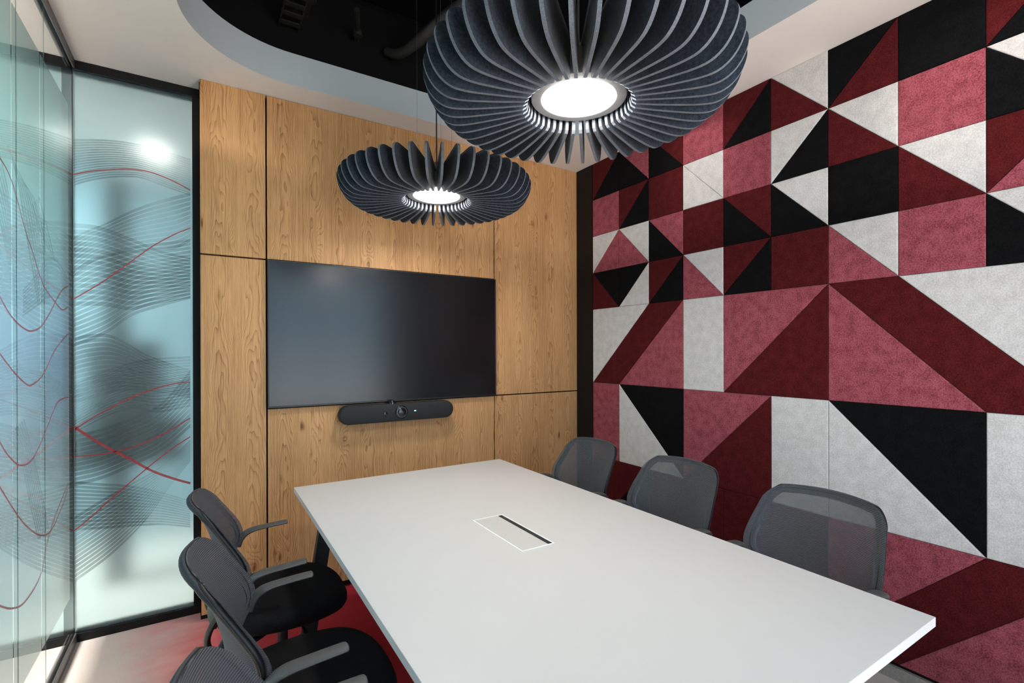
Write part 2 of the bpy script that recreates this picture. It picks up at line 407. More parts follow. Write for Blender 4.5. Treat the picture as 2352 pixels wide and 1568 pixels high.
# near wall behind the viewer; unseen window added for fill and screen reflection
q = MB()
wx0, wx1, wz0, wz1 = -2.15, -0.45, 0.12, 2.72
for a, b in [((-5.6, -3.45, 0), (wx0, -3.35, 3.6)), ((wx1, -3.45, 0), (0.012, -3.35, 3.6)), ((wx0, -3.45, 0), (wx1, -3.35, wz0)), ((wx0, -3.45, wz1), (wx1, -3.35, 3.6))]:
    q.box(a, b)
tag(q.build('wall_near', M['wall_pale']), kind='structure')
wf = MB()
for a, b in [((wx0, -3.43, wz0), (wx0+0.05, -3.37, wz1)), ((wx1-0.05, -3.43, wz0), (wx1, -3.37, wz1)), ((wx0+0.05, -3.43, wz0), (wx1-0.05, -3.37, wz0+0.05)), ((wx0+0.05, -3.43, wz1-0.05), (wx1-0.05, -3.37, wz1)), ((-1.32, -3.43, wz0+0.05), (-1.28, -3.37, wz1-0.05))]:
    wf.box(a, b)
win = tag(wf.build('window_1', M['frame']), kind='structure')
slab('pane', (wx0+0.05, -3.405, wz0+0.05), (wx1-0.05, -3.395, wz1-0.05), M['window_glass'], parent=win)

# ceiling with a round-cornered opening
def stadium(x0, y0, x1, y1, r, n=20):
    pts = []
    for cx, cy, a0 in [(x1-r, y1-r, 0), (x0+r, y1-r, 90), (x0+r, y0+r, 180), (x1-r, y0+r, 270)]:
        for i in range(n+1):
            a = math.radians(a0 + 90*i/n); pts.append((cx + r*math.cos(a), cy + r*math.sin(a)))
    return pts
hole = stadium(-2.634, -2.62, -0.396, 0.004, 0.50)
bm = bmesh.new()
outer = [(-5.6, -3.45), (0.012, -3.45), (0.012, 1.9), (-5.6, 1.9)]
ed = []
for loop in (outer, hole):
    vs = [bm.verts.new((x, y, CEIL)) for x, y in loop]
    ed += [bm.edges.new((vs[i], vs[(i+1) % len(vs)])) for i in range(len(vs))]
bmesh.ops.triangle_fill(bm, edges=ed, use_beauty=True, normal=(0, 0, -1))
r_ = bmesh.ops.extrude_face_region(bm, geom=list(bm.faces))
for g in r_['geom']:
    if isinstance(g, bmesh.types.BMVert): g.co.z = CEIL + 0.172
bmesh.ops.recalc_face_normals(bm, faces=bm.faces)
me = bpy.data.meshes.new('ceiling'); bm.to_mesh(me); bm.free()
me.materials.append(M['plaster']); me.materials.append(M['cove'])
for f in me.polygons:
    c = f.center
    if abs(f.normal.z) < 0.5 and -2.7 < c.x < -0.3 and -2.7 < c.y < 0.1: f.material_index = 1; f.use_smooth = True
me.set_sharp_from_angle(angle=math.radians(30))
o = bpy.data.objects.new('ceiling', me); col.objects.link(o); o['kind'] = 'structure'
# black service void above
q = MB(); q.box((-5.6, -3.45, 3.75), (0.16, 1.9, 3.85)); tag(q.build('ceiling_void', M['black_paint']), kind='structure')
q = MB(); q.box((-3.3, 0.40, 3.042), (0.012, 0.50, 3.75)); q.box((-3.4, -3.45, 3.042), (-3.3, 0.50, 3.75)); q.box((-0.10, -3.35, 3.042), (0.012, 0.4, 3.75))
tag(q.build('wall_void', M['black_paint']), kind='structure')

# services in the void
q = MB()
for k in range(14):
    y = -0.95 + k*0.085
    q.box((-2.17, y, 3.30), (-2.07, y+0.035, 3.306))
q.box((-2.175, -1.0, 3.30), (-2.168, 0.35, 3.33)); q.box((-2.072, -1.0, 3.30), (-2.065, 0.35, 3.33))
tag(q.build('cable_tray', M['duct']), 'dark perforated cable tray running through the black ceiling void', 'cable tray')
def pipe(name, pts, r, mt, label, cat, rings=()):
    q = MB(); q.tube(crom(pts, 8), r, n=12)
    for x, y, z, rr, h in rings:
        q.lathe([(rr, -h), (rr, h)], (x, y, z), 16)
    return tag(q.build(name, mt, smooth=True), label, cat)
pipe('sprinkler_pipe', [(-2.03, -1.3, 3.42), (-2.03, -0.4, 3.42), (-2.03, 0.37, 3.42)], 0.018, M['duct'], 'thin black sprinkler pipe beside the perforated tray above the opening', 'pipe', [(-2.03, -0.25, 3.40, 0.03, 0.012), (-2.03, 0.05, 3.40, 0.03, 0.012)])
pipe('conduit_pipe', [(-1.80, -0.045, 3.37), (-1.76, 0.10, 3.37), (-1.70, 0.37, 3.37)], 0.014, M['duct'], 'black conduit in the ceiling void left of the grey hose', 'pipe', [(-1.745, 0.15, 3.36, 0.026, 0.015)])
pipe('flexible_hose', [(-1.16, -0.50, 3.46), (-1.27, -0.34, 3.42), (-1.37, -0.19, 3.36), (-1.44, -0.03, 3.31), (-1.50, 0.12, 3.30), (-1.55, 0.20, 3.34)], [0.042 - 0.016*(i/40) for i in range(41)], M['hose'], 'grey flexible hose bending down inside the black ceiling void', 'hose')
pipe('air_duct', [(-2.6, -1.11, 3.62), (-1.2, -1.10, 3.62), (-0.4, -1.09, 3.62)], 0.065, M['duct'], 'large dark air duct crossing high in the ceiling void', 'duct')
pipe('drain_pipe', [(-2.6, -2.30, 3.60), (-1.4, -2.30, 3.60), (-0.4, -2.30, 3.60)], 0.07, M['duct'], 'dark drain pipe across the void nearest the big lamp', 'pipe')

# ------------------------------------------------------------------ oak panelling on the back wall
PZ = [0.040, 1.1115, 1.948, 2.868]
xa, xb, xc, xd = -2.556, -2.2425, -0.768, 0.006
g = 0.0042
pan = empty('oak_panelling', (-1.28, 0.2, 0.0))
tag(pan, 'oak veneer wall panelling with narrow black joints behind the screen', 'wall panelling')
for (x0, x1, z0, z1) in [(xa, xb-g, PZ[0], PZ[2]-g), (xa, xb-g, PZ[2]+g, PZ[3]), (xb+g, xc-g, PZ[0], PZ[1]-g), (xb+g, xc-g, PZ[2]+g, PZ[3]),
                         (xc+g, xd, PZ[0], PZ[1]-g), (xc+g, xd, PZ[1]+g, PZ[3])]:
    q = MB(); q.box((x0+1.28, -0.008, z0), (x1+1.28, 0.022, z1)); q.build('oak_panel', M['oak'], pan, bevel=0.0008, seg=1)
slab('baseboard_back', (-2.5, 0.222, 0.0), (-0.01, 0.235, 0.06), M['frame'])

# ------------------------------------------------------------------ felt tiles on the right wall
U = 0.28
def wz(r): return U*(10.25 - r)
T = []
def t(m_, *pts): T.append((m_, pts))
def sq(m_, c, r, w=1, h=1): t(m_, (c, r), (c+w, r), (c+w, r+h), (c, r+h))
def dr(m1, m2, c, r, s=1):   # diagonal from top right to bottom left: m1 upper left, m2 lower right
    t(m1, (c, r), (c+s, r), (c, r+s)); t(m2, (c+s, r), (c+s, r+s), (c, r+s))
def dl(m1, m2, c, r, s=1):   # diagonal from top left to bottom right: m1 lower left, m2 upper right
    t(m1, (c, r), (c+s, r+s), (c, r+s)); t(m2, (c, r), (c+s, r), (c+s, r+s))
dr('d','b',0,0); dl('b','r',1,0); dl('b','d',2,0); sq('r',3,0); dr('d','b',4,0); dl('d','w',5,0); dr('b','d',6,0); sq('b',7,0); dr('d','b',8,0)
sq('r',0,1); dr('d','b',1,1); sq('d',2,1); dl('w','w',3,1); sq('r',4,1); dr('w','b',5,1); dl('d','w',6,1); sq('r',7,1); dl('b','w',8,1)
dr('w','r',0,2); dl('r','w',1,2); dl('b','r',2,2); sq('d',3,2); dl('b','d',4,2); dl('b','w',5,2); sq('b',6,2); dl('d','w',7,2); dr('d','r',8,2)
dl('d','b',0,3); dr('b','w',1,3); dr('d','b',2,3); dl('r','w',3,3); dr('d','b',4,3); sq('d',5,3); dl('r','w',6,3); sq('r',7,3); dl('b','w',8,3)
t('w',(0,4),(2,4),(0,6)); t('d',(2,4),(3,4),(1,6),(0,6)); t('r',(3,4),(3,6),(1,6)); sq('w',3,4,1,2)
dr('r','d',4,4,2); t('r',(6,4),(8,6),(6,6)); t('d',(6,4),(7,4),(9,6),(8,6)); t('w',(7,4),(9,4),(9,6))
sq('r',0,6,1,2); t('w',(1,6),(3,8),(1,8)); t('b',(1,6),(3,6),(3,8)); dr('r','d',3,6,2); sq('w',5,6,1,2)
t('w',(6,6),(8,8),(6,8)); t('b',(6,6),(8,6),(8,8)); sq('w',8,6,1,2)
dr('d','b',0,8,2); sq('d',2,8,2,2); sq('d',4,8,2,2); dr('r','d',6,8,2) if False else t('r',(6,8),(8,8),(6,10))
t('d',(8,8),(9,8),(7,10),(6,10)); t('r',(9,8),(9,10),(7,10))
sq('r',9,0); sq('b',9,1); sq('w',9,2); sq('d',9,3); dl('r','d',9,4,2); sq('b',9,6,2,2); sq('w',9,8,2,2); sq('d',10,0); sq('r',10,1); sq('b',10,2); sq('w',10,3)
clad = empty('felt_wall_tiles', (0.0, -1.3, 0.0))
tag(clad, 'black, maroon, rose and pale grey felt tiles covering the right-hand wall', 'wall tiles')
def prism_tile(pts, mt):
    ys = [-U*c + 1.3 for c, r in pts]; zs = [wz(r) for c, r in pts]
    P = [Vector((y, z)) for y, z in zip(ys, zs)]; n = len(P)
    A = sum(P[i].x*P[(i+1) % n].y - P[(i+1) % n].x*P[i].y for i in range(n))
    if A < 0: P.reverse()
    def inset(d):
        out = []
        for i in range(n):
            a, b, c = P[i-1], P[i], P[(i+1) % n]
            e1 = (b-a).normalized(); e2 = (c-b).normalized()
            n1 = Vector((-e1.y, e1.x)); n2 = Vector((-e2.y, e2.x))
            k = (n1+n2); k = k / max(0.2, (1 + n1.dot(n2))) 
            out.append(b + k*d)
        return out
    q = MB(); vs = []; fs = []
    for d, x in [(0.0005, 0.010), (0.0005, 0.004), (0.0014, 0.0013), (0.0045, -0.0005)]:
        vs += [(x, v.x, v.y) for v in inset(d)]
    for j in range(3):
        for i in range(n): fs.append((j*n+i, j*n+(i+1) % n, (j+1)*n+(i+1) % n, (j+1)*n+i))
    fs.append(tuple(3*n+i for i in range(n))); fs.append(tuple(reversed(range(n))))
    q.add(vs, fs); return q.build('felt_tile', mt, clad)
for m_, pts in T: prism_tile(pts, M['felt_'+m_])
slab('trim_corner', (-0.001, 0.0025, 0.07), (0.012, 0.235, 2.868), M['frame'])
slab('baseboard_right', (-0.006, -3.35, 0.0), (0.012, 0.19, 0.055), M['skirting'])

# ------------------------------------------------------------------ frosted partition in the back left corner
RED = [[(-3.09, 2.301), (-3.013, 2.335), (-2.92, 2.362), (-2.849, 2.376), (-2.768, 2.374), (-2.674, 2.345), (-2.602, 2.311)], [(-3.092, 1.686), (-2.981, 1.777), (-2.878, 1.879), (-2.769, 1.987), (-2.674, 2.061), (-2.602, 2.105)], [(-3.099, 1.031), (-3.079, 1.053), (-3.0, 1.111), (-2.915, 1.165), (-2.826, 1.212), (-2.734, 1.246), (-2.658, 1.264), (-2.605, 1.267)], [(-3.099, 0.92), (-3.034, 0.915), (-2.95, 0.92), (-2.863, 0.937), (-2.772, 0.969), (-2.678, 1.023), (-2.605, 1.071)], [(-3.099, 1.078), (-3.034, 1.016), (-2.95, 0.942), (-2.863, 0.877), (-2.772, 0.804), (-2.678, 0.75), (-2.606, 0.716)], [(-3.1, 0.541), (-3.035, 0.594), (-2.951, 0.678), (-2.863, 0.76), (-2.772, 0.843), (-2.678, 0.92), (-2.606, 0.969)]]
BANDS = [([(-3.087, 2.479), (-2.962, 2.505), (-2.858, 2.513), (-2.749, 2.506), (-2.673, 2.494), (-2.601, 2.481)], [(-3.087, 2.242), (-3.03, 2.276), (-2.946, 2.311), (-2.858, 2.331), (-2.805, 2.332), (-2.712, 2.306), (-2.602, 2.278)], 17), ([(-3.088, 1.994), (-3.031, 2.038), (-2.964, 2.081), (-2.859, 2.161), (-2.768, 2.218), (-2.674, 2.266), (-2.602, 2.297)], [(-3.089, 1.791), (-2.998, 1.885), (-2.895, 1.928), (-2.787, 1.951), (-2.675, 1.974), (-2.602, 2.027)], 11), ([(-3.088, 2.064), (-3.031, 2.068), (-2.964, 2.059), (-2.859, 2.022), (-2.732, 1.968), (-2.603, 1.946)], [(-3.089, 1.65), (-2.965, 1.655), (-2.861, 1.638), (-2.77, 1.671), (-2.676, 1.699), (-2.603, 1.719)], 14), ([(-3.088, 1.834), (-2.998, 1.907), (-2.895, 1.953), (-2.806, 1.994), (-2.713, 2.016), (-2.602, 2.046)], [(-3.09, 1.449), (-3.016, 1.482), (-2.948, 1.526), (-2.861, 1.606), (-2.77, 1.651), (-2.603, 1.715)], 16), ([(-3.089, 1.496), (-3.032, 1.518), (-2.948, 1.52), (-2.861, 1.467), (-2.789, 1.415), (-2.605, 1.331)], [(-3.09, 1.171), (-3.0, 1.198), (-2.897, 1.226), (-2.808, 1.222), (-2.715, 1.206), (-2.605, 1.177)], 14), ([(-3.09, 1.267), (-2.983, 1.329), (-2.861, 1.377), (-2.752, 1.399), (-2.604, 1.407)], [(-3.091, 1.022), (-2.983, 1.088), (-2.862, 1.135), (-2.753, 1.105), (-2.605, 1.13)], 18), ([(-3.091, 1.022), (-2.984, 1.044), (-2.862, 1.09), (-2.734, 1.161), (-2.605, 1.331)], [(-3.092, 0.765), (-2.984, 0.782), (-2.863, 0.832), (-2.735, 0.896), (-2.605, 1.012)], 11), ([(-3.091, 0.797), (-2.984, 0.771), (-2.863, 0.742), (-2.735, 0.689), (-2.607, 0.621)], [(-3.092, 0.547), (-2.985, 0.535), (-2.864, 0.524), (-2.736, 0.509), (-2.607, 0.472)], 13), ([(-3.092, 0.616), (-2.985, 0.684), (-2.863, 0.753), (-2.735, 0.827), (-2.606, 0.952)], [(-3.093, 0.285), (-2.969, 0.373), (-2.873, 0.463), (-2.791, 0.56), (-2.698, 0.706), (-2.606, 0.834)], 15)]
LRED = [[(-0.69, 2.048), (-0.609, 2.025), (-0.54, 1.98), (-0.427, 1.87), (-0.348, 1.813), (-0.204, 1.704), (-0.039, 1.652), (0.112, 1.624), (0.221, 1.645)], [(-0.695, 1.61), (-0.615, 1.565), (-0.527, 1.533), (-0.431, 1.513), (-0.352, 1.51), (-0.237, 1.531), (-0.109, 1.591), (-0.003, 1.656), (0.114, 1.716), (0.223, 1.744)], [(-0.697, 1.429), (-0.574, 1.37), (-0.434, 1.318), (-0.355, 1.309), (-0.21, 1.341), (-0.006, 1.447), (0.219, 1.519)], [(-0.7, 1.152), (-0.62, 1.092), (-0.496, 1.035), (-0.359, 1.029), (-0.213, 1.089), (-0.009, 1.201), (0.13, 1.22), (0.214, 1.217)], [(-0.702, 1.011), (-0.58, 0.91), (-0.44, 0.809), (-0.249, 0.711), (-0.088, 0.685), (0.098, 0.737), (0.207, 0.79)], [(-0.706, 0.636), (-0.584, 0.573), (-0.444, 0.536), (-0.251, 0.556), (-0.156, 0.653), (-0.017, 0.729), (0.208, 0.811)]]
LBANDS = [([(-0.608, 2.119), (-0.498, 2.007), (-0.401, 1.827), (-0.266, 1.615)], [(-0.424, 2.028), (-0.29, 2.016), (-0.17, 1.906), (-0.088, 1.63)], 8), ([(-0.692, 1.855), (-0.613, 1.73), (-0.528, 1.503)], [(-0.689, 2.09), (-0.61, 1.989), (-0.551, 1.799)], 7), ([(-0.454, 1.654), (-0.264, 1.742), (-0.139, 1.819), (0.037, 1.833), (0.223, 1.779)], [(-0.456, 1.553), (-0.266, 1.606), (-0.142, 1.643), (0.035, 1.659), (0.221, 1.655)], 9), ([(-0.62, 1.157), (-0.486, 1.045), (-0.362, 0.826), (-0.279, 0.702)], [(-0.435, 1.193), (-0.331, 1.049), (-0.216, 0.872), (-0.122, 0.705)], 8), ([(-0.346, 1.985), (-0.262, 1.921), (-0.171, 1.87)], [(-0.23, 2.049), (-0.104, 1.938), (-0.0, 1.827)], 4)]
def smooth_at(pts, n):
    c = crom(pts, 10); xs = [p[0] for p in c]
    x0, x1 = pts[0][0], pts[-1][0]; out = []
    if (x1-x0) == 0: x1 += 1e-3
    for i in range(n+1):
        x = x0 + (x1-x0)*i/n; j = 0
        while j < len(c)-2 and (c[j+1][0] - x)*(1 if x1 > x0 else -1) < 0: j += 1
        (xa_, za_), (xb_, zb_) = c[j][:2], c[j+1][:2]
        tt = 0 if xb_ == xa_ else min(1, max(0, (x-xa_)/(xb_-xa_)))
        out.append((x, za_ + (zb_-za_)*tt))
    return out
def ribbons(q, top, bot, n, place, duty=0.72, seg=48, k0=0):
    a = smooth_at(top, seg); b = smooth_at(bot, seg)
    for i in range(n):
        f0 = i/n; f1 = f0 + duty/n
        vs = []; fs = []
        for (xt, zt), (xb2, zb2) in zip(a, b):
            for f in (f0, f1): vs.append(place(xt + (xb2-xt)*f, zt + (zb2-zt)*f, k0))
        for s_ in range(seg): fs.append((2*s_, 2*s_+2, 2*s_+3, 2*s_+1))
        q.add(vs, fs)
def line(q, pts, w, place, seg=14, w1=None):
    c = crom(pts, seg); vs = []; fs = []
    for i, p_ in enumerate(c):
        a = Vector(c[max(i-1, 0)][:2]); b = Vector(c[min(i+1, len(c)-1)][:2]); d = (b-a).normalized()
        n_ = Vector((-d.y, d.x))*w/2
        vs += [place(p_[0]+n_.x, p_[1]+n_.y, 0), place(p_[0]-n_.x, p_[1]-n_.y, 0)]
    for i in range(len(c)-1): fs.append((2*i, 2*i+2, 2*i+3, 2*i+1))
    q.add(vs, fs)
def frosted_bay(name, x0, x1, shift, post_left):
    q = MB()
    q.box((x0, 0.318, 0.0), (x1, 0.395, 0.042)); q.box((x0, 0.318, 2.822), (x1, 0.395, 2.868)); q.box((x1-0.034, 0.318, 0.042), (x1, 0.395, 2.822))
    if post_left: q.box((x0, 0.318, 0.042), (x0+0.034, 0.395, 2.822))
    w = tag(q.build(name, M['frame'], bevel=0.0015), kind='structure')
    gx0 = x0 + (0.034 if post_left else 0.0)
    pb = MB(); pb.box((gx0, 0.326, 0.042), (x1-0.034, 0.338, 2.822)); gl = pb.build('frosted_pane', M['frosted'], w)
    lo, hi = gx0+0.001, x1-0.035
    def place(x, z, k): return (min(max(x+shift, lo), hi), 0.3252 - 0.00012*k, min(max(z, 0.045), 2.82))
    q = MB()
    for k, (a, b, n) in enumerate(BANDS): ribbons(q, a, b, n, place, k0=k)
    q.build('wave_print', M['ink_dark'], gl)
    def place2(x, z, k): return (min(max(x+shift, lo), hi), 0.3238, z)
    q = MB()
    for i, c in enumerate(RED): line(q, c, 0.0115 if i == 4 else 0.0055, place2)
    q.build('red_line_print', M['ink_red'], gl)
    return w
frosted_bay('window_2', -3.084, -2.5585, 0.0, False)
frosted_bay('window_3', -3.66, -3.090, -0.565, True)
frosted_bay('window_4', -4.22, -3.66, -1.13, True)
slab('wall_office_back', (-5.5, 0.33, 0.0), (-4.22, 0.40, CEIL), M['wall_pale'])

# clear glass partition on the left
q = MB(); q.box((-3.108, -3.35, 0.0), (-3.075, 0.317, 0.018)); q.box((-3.108, -3.35, 0.018), (-3.101, 0.317, 0.050)); q.box((-3.082, -3.35, 0.018), (-3.075, 0.317, 0.050))
q.box((-3.108, -3.35, 2.852), (-3.075, 0.317, 2.869)); q.box((-3.108, -3.35, 2.826), (-3.101, 0.317, 2.852)); q.box((-3.082, -3.35, 2.826), (-3.075, 0.317, 2.852))
part = tag(q.build('window_5', M['channel'], bevel=0.001), kind='structure')
ys = [0.314, -0.172, -0.515, -1.45, -2.4, -3.345]
for y1_, y0_ in zip(ys, ys[1:]):
    q = MB(); q.box((-3.096, y0_+0.002, 0.02), (-3.086, y1_-0.002, 2.85)); q.build('glass_pane', M['glass'], part)
    q = MB(); q.box((-3.0995, y0_+0.004, 0.226), (-3.0992, y1_-0.004, 2.64)); q.build('privacy_film', M['film_side'], part)
q = MB()
for y_ in ys[1:-1]: q.box((-3.0885, y_-0.0015, 0.02), (-3.0865, y_+0.0015, 2.85))
q.build('joint_seal', plain('clear_joint', (0.10, 0.15, 0.15), 0.3), part)
q = MB()
for k, (a, b, n) in enumerate(LBANDS):
    # these fans are laid along the glass, swept in arc length
    aa, bb = crom(a, 12), crom(b, 12); m2 = min(len(aa), len(bb))
    def samp(c, f):
        x = f*(len(c)-1); i = min(int(x), len(c)-2); u_ = x-i
        return [c[i][j] + (c[i+1][j]-c[i][j])*u_ for j in range(2)]
    for i in range(n):
        f0, f1 = i/n, (i+0.6)/n; vs = []; fs = []
        for s_ in range(41):
            pa, pb_ = samp(aa, s_/40), samp(bb, s_/40)
            for f in (f0, f1): vs.append((-3.0855+0.0001*k, min(0.31, pa[0]+(pb_[0]-pa[0])*f), pa[1]+(pb_[1]-pa[1])*f))
        for s_ in range(40): fs.append((2*s_, 2*s_+2, 2*s_+3, 2*s_+1))
        q.add(vs, fs)
q.build('wave_print', M['ink_side'], part)
q = MB()
for c in LRED: line(q, c, 0.0065, lambda y, z, k: (-3.0846, min(y, 0.312), z))
q.build('red_line_print', M['ink_red_side'], part)

# things beyond the glass
q = MB(); q.box((-3.06, 1.0, 0.0), (-2.94, 1.1, 2.5)); q.box((-3.16, 1.15, 0.95), (-2.78, 1.2, 1.5)); q.box((-3.2, 1.0, 0.72), (-2.66, 1.1, 1.0))
tag(q.build('notice_stand', M['dark_item']), 'dark stand blurred behind the frosted pane in the corridor', 'stand')

dl_ = empty('round_downlight', (-2.84, 1.46, 2.866))
tag(dl_, 'round white downlight glowing blurred through the top of the frosted pane', 'downlight')
q = MB(); q.lathe([(0.095, 0.003), (0.115, 0.003), (0.115, -0.006), (0.095, -0.006)], n=40, cap=False); q.build('trim_ring', M['plaster'], dl_, smooth=True)
q = MB(); q.lathe([(0.094, 0.002), (0.094, -0.003), (0.0, -0.004)], n=40, cap=False); q.build('diffuser', emit('downlight_diffuser', (1.0, 0.98, 0.93), 9.0), dl_)

# ------------------------------------------------------------------ wall screen
tv = empty('wall_screen', (-1.5055, 0.165, 1.53))
tag(tv, 'large black flat wall screen set into the oak panelling', 'screen')
X0, X1, Z0, Z1 = -0.7355, 0.7355, -0.4155, 0.4155
q = MB(); q.box((X0+0.004, 0.006, Z0+0.004), (X1-0.004, 0.068, Z1-0.004)); q.build('casing', M['bezel'], tv, bevel=0.002)
q = MB(); b_ = 0.007
for a, b in [((X0, 0, Z0), (X0+b_, 0.012, Z1)), ((X1-b_, 0, Z0), (X1, 0.012, Z1)), ((X0+b_, 0, Z0), (X1-b_, 0.012, Z0+b_+0.003)), ((X0+b_, 0, Z1-b_), (X1-b_, 0.012, Z1))]: q.box(a, b)
q.build('bezel', M['bezel'], tv, bevel=0.001)
q = MB(); q.box((X0+b_, 0.003, Z0+b_+0.003), (X1-b_, 0.0055, Z1-b_)); q.build('display', M['screen'], tv)

# ------------------------------------------------------------------ video bar
vb = empty('video_bar', (-1.498, 0.11, 1.049))
tag(vb, 'long graphite video conference bar with rounded ends under the screen', 'video bar')
def pill(hw, hh, n=16):
    pts = []
    for i in range(n+1): a = -PI/2 + PI*i/n; pts.append((hw-hh + hh*math.cos(a), hh*math.sin(a)))
    for i in range(n+1): a = PI/2 + PI*i/n; pts.append((-hw+hh + hh*math.cos(a), hh*math.sin(a)))
    return pts
q = MB(); vs = []; fs = []; rings = [(0.362, 0.050, 0.0), (0.366, 0.0545, 0.003), (0.368, 0.0565, 0.010), (0.368, 0.0565, 0.060), (0.355, 0.046, 0.072)]
n = 34
for hw, hh, y in rings: vs += [(x, y, z) for x, z in pill(hw, hh)]
for j in range(len(rings)-1):
    for i in range(n): fs.append((j*n+i, j*n+(i+1) % n, (j+1)*n+(i+1) % n, (j+1)*n+i))
fs.append(tuple(range(n))); fs.append(tuple((len(rings)-1)*n+i for i in range(n)))
q.add(vs, fs); q.build('speaker_body', M['bar'], vb, smooth=True)
def disc_y(q, x, z, prof, n=36, mi=0):
    """profile (radius, y) about the y axis"""
    vs = []; fs = []
    for r, y in prof: vs += [(x+r*math.cos(2*PI*i/n), y, z+r*math.sin(2*PI*i/n)) for i in range(n)]
    for j in range(len(prof)-1):
        for i in range(n): fs.append((j*n+i, j*n+(i+1) % n, (j+1)*n+(i+1) % n, (j+1)*n+i))
    fs.append(tuple(range(n))); fs.append(tuple((len(prof)-1)*n+i for i in range(n)))
    q.add(vs, fs, mi)
q = MB(); disc_y(q, 0.006, 0.002, [(0.040, 0.001), (0.040, -0.004), (0.037, -0.006)]); hs = q.build('camera_lens', M['lens'], vb, smooth=True)
q = MB(); disc_y(q, 0.006, 0.002, [(0.034, -0.006), (0.034, -0.011), (0.030, -0.012)])
q.build('lens_ring', M['lens_ring'], hs, smooth=True)
q = MB(); disc_y(q, 0.006, 0.002, [(0.027, -0.012), (0.022, -0.0145), (0.012, -0.016)]); q.build('lens_glass', M['lens'], hs, smooth=True)
q = MB(); disc_y(q, 0.006, 0.002, [(0.010, -0.016), (0.008, -0.0168)]); q.build('lens_iris', M['lens_ring'], hs, smooth=True)
q = MB(); disc_y(q, -0.096, -0.004, [(0.0135, 0.001), (0.0135, -0.002), (0.010, -0.004)]); q.build('sensor', M['lens'], vb, smooth=True)
q = MB(); q.box((0.091, -0.0012, 0.001), (0.103, 0.002, 0.006)); q.build('status_light', M['led'], vb)
q = MB(); q.lathe([(0.030, -0.006), (0.030, 0.004), (0.016, 0.005), (0.016, 0.014)], (-0.045, 0.032, 0.060), 32); q.box((-0.063, 0.034, 0.062), (-0.027, 0.058, 0.072)); q.build('mount_clip', M['lens'], vb, smooth=True)
q = MB(); q.box((-0.12, 0.072, -0.03), (0.12, 0.081, 0.03)); q.build('wall_bracket', M['black_metal'], vb)

# ------------------------------------------------------------------ meeting table
tb = empty('meeting_table', (-1.5325, -1.245, 0.0))
tag(tb, 'white rectangular meeting table on black slanted legs', 'table')
q = MB(); q.box((-0.6175, -1.120, 0.705), (0.6175, 1.120, 0.730)); q.build('tabletop', M['table'], tb, bevel=0.0012)
for sy in (0.88, -0.88):
    for sx in (-1, 1):
        q = MB()
        vs = []
        for z, xo in ((0.0, 0.60), (0.70, 0.49)):
            for dx_, dy_ in ((-0.032, -0.022), (0.032, -0.022), (0.032, 0.022), (-0.032, 0.022)): vs.append((sx*xo+dx_, sy+dy_, z))
        q.add(vs, [(0, 3, 2, 1), (4, 5, 6, 7), (0, 1, 5, 4), (1, 2, 6, 5), (2, 3, 7, 6), (3, 0, 4, 7)])
        q.build('leg', M['black_metal'], tb, bevel=0.003)
    q = MB(); q.box((-0.46, sy-0.022, 0.655), (0.46, sy+0.022, 0.704)); q.build('crossbar', M['black_metal'], tb, bevel=0.002)
for sx in (-0.3, 0.3):
    q = MB(); q.box((sx-0.02, -0.858, 0.664), (sx+0.02, 0.858, 0.704)); q.build('rail', M['black_metal'], tb, bevel=0.002)

gm = empty('cable_grommet', (-1.531, -1.251, 0.7301))
tag(gm, 'flush white cable box with black brush slot in the tabletop', 'cable box')
q = MB(); hx, hy, rw = 0.0715, 0.1865, 0.0060
for a, b in [((-hx, -hy), (-hx+rw, hy)), ((hx-rw, -hy), (hx, hy)), ((-hx+rw, -hy), (hx-rw, -hy+rw)), ((-hx+rw, hy-rw), (hx-rw, hy))]: q.box((*a, -0.0002), (*b, 0.0022))
q.build('rim', M['rim'], gm, bevel=0.0006)
q = MB(); q.box((-hx+rw+0.001, -hy+rw+0.001, -0.0002), (hx-0.025, hy-rw-0.001, 0.0012)); q.build('lid', M['lid'], gm, bevel=0.0005)
q = MB(); q.box((hx-0.0235, -hy+rw+0.001, -0.0002), (hx-rw, hy-rw-0.001, 0.0008)); br = q.build('brush', M['brush'], gm)
q = MB()
for i in range(90):
    y = -hy+0.012 + (2*hy-0.024)*i/89 + random.uniform(-0.0006, 0.0006); l_ = random.uniform(0.009, 0.017); k_ = random.uniform(-0.002, 0.002)
    if random.random() < 0.5: q.add([(hx-0.0230, y, 0.0009), (hx-0.0230+l_, y+k_, 0.0016), (hx-0.0230+l_, y+k_+0.0007, 0.0016), (hx-0.0230, y+0.0007, 0.0009)], [(0, 1, 2, 3)])
q.build('bristles', plain('bristle_grey', (0.16, 0.16, 0.165), 0.4, noise=0.5, scale=400), br)

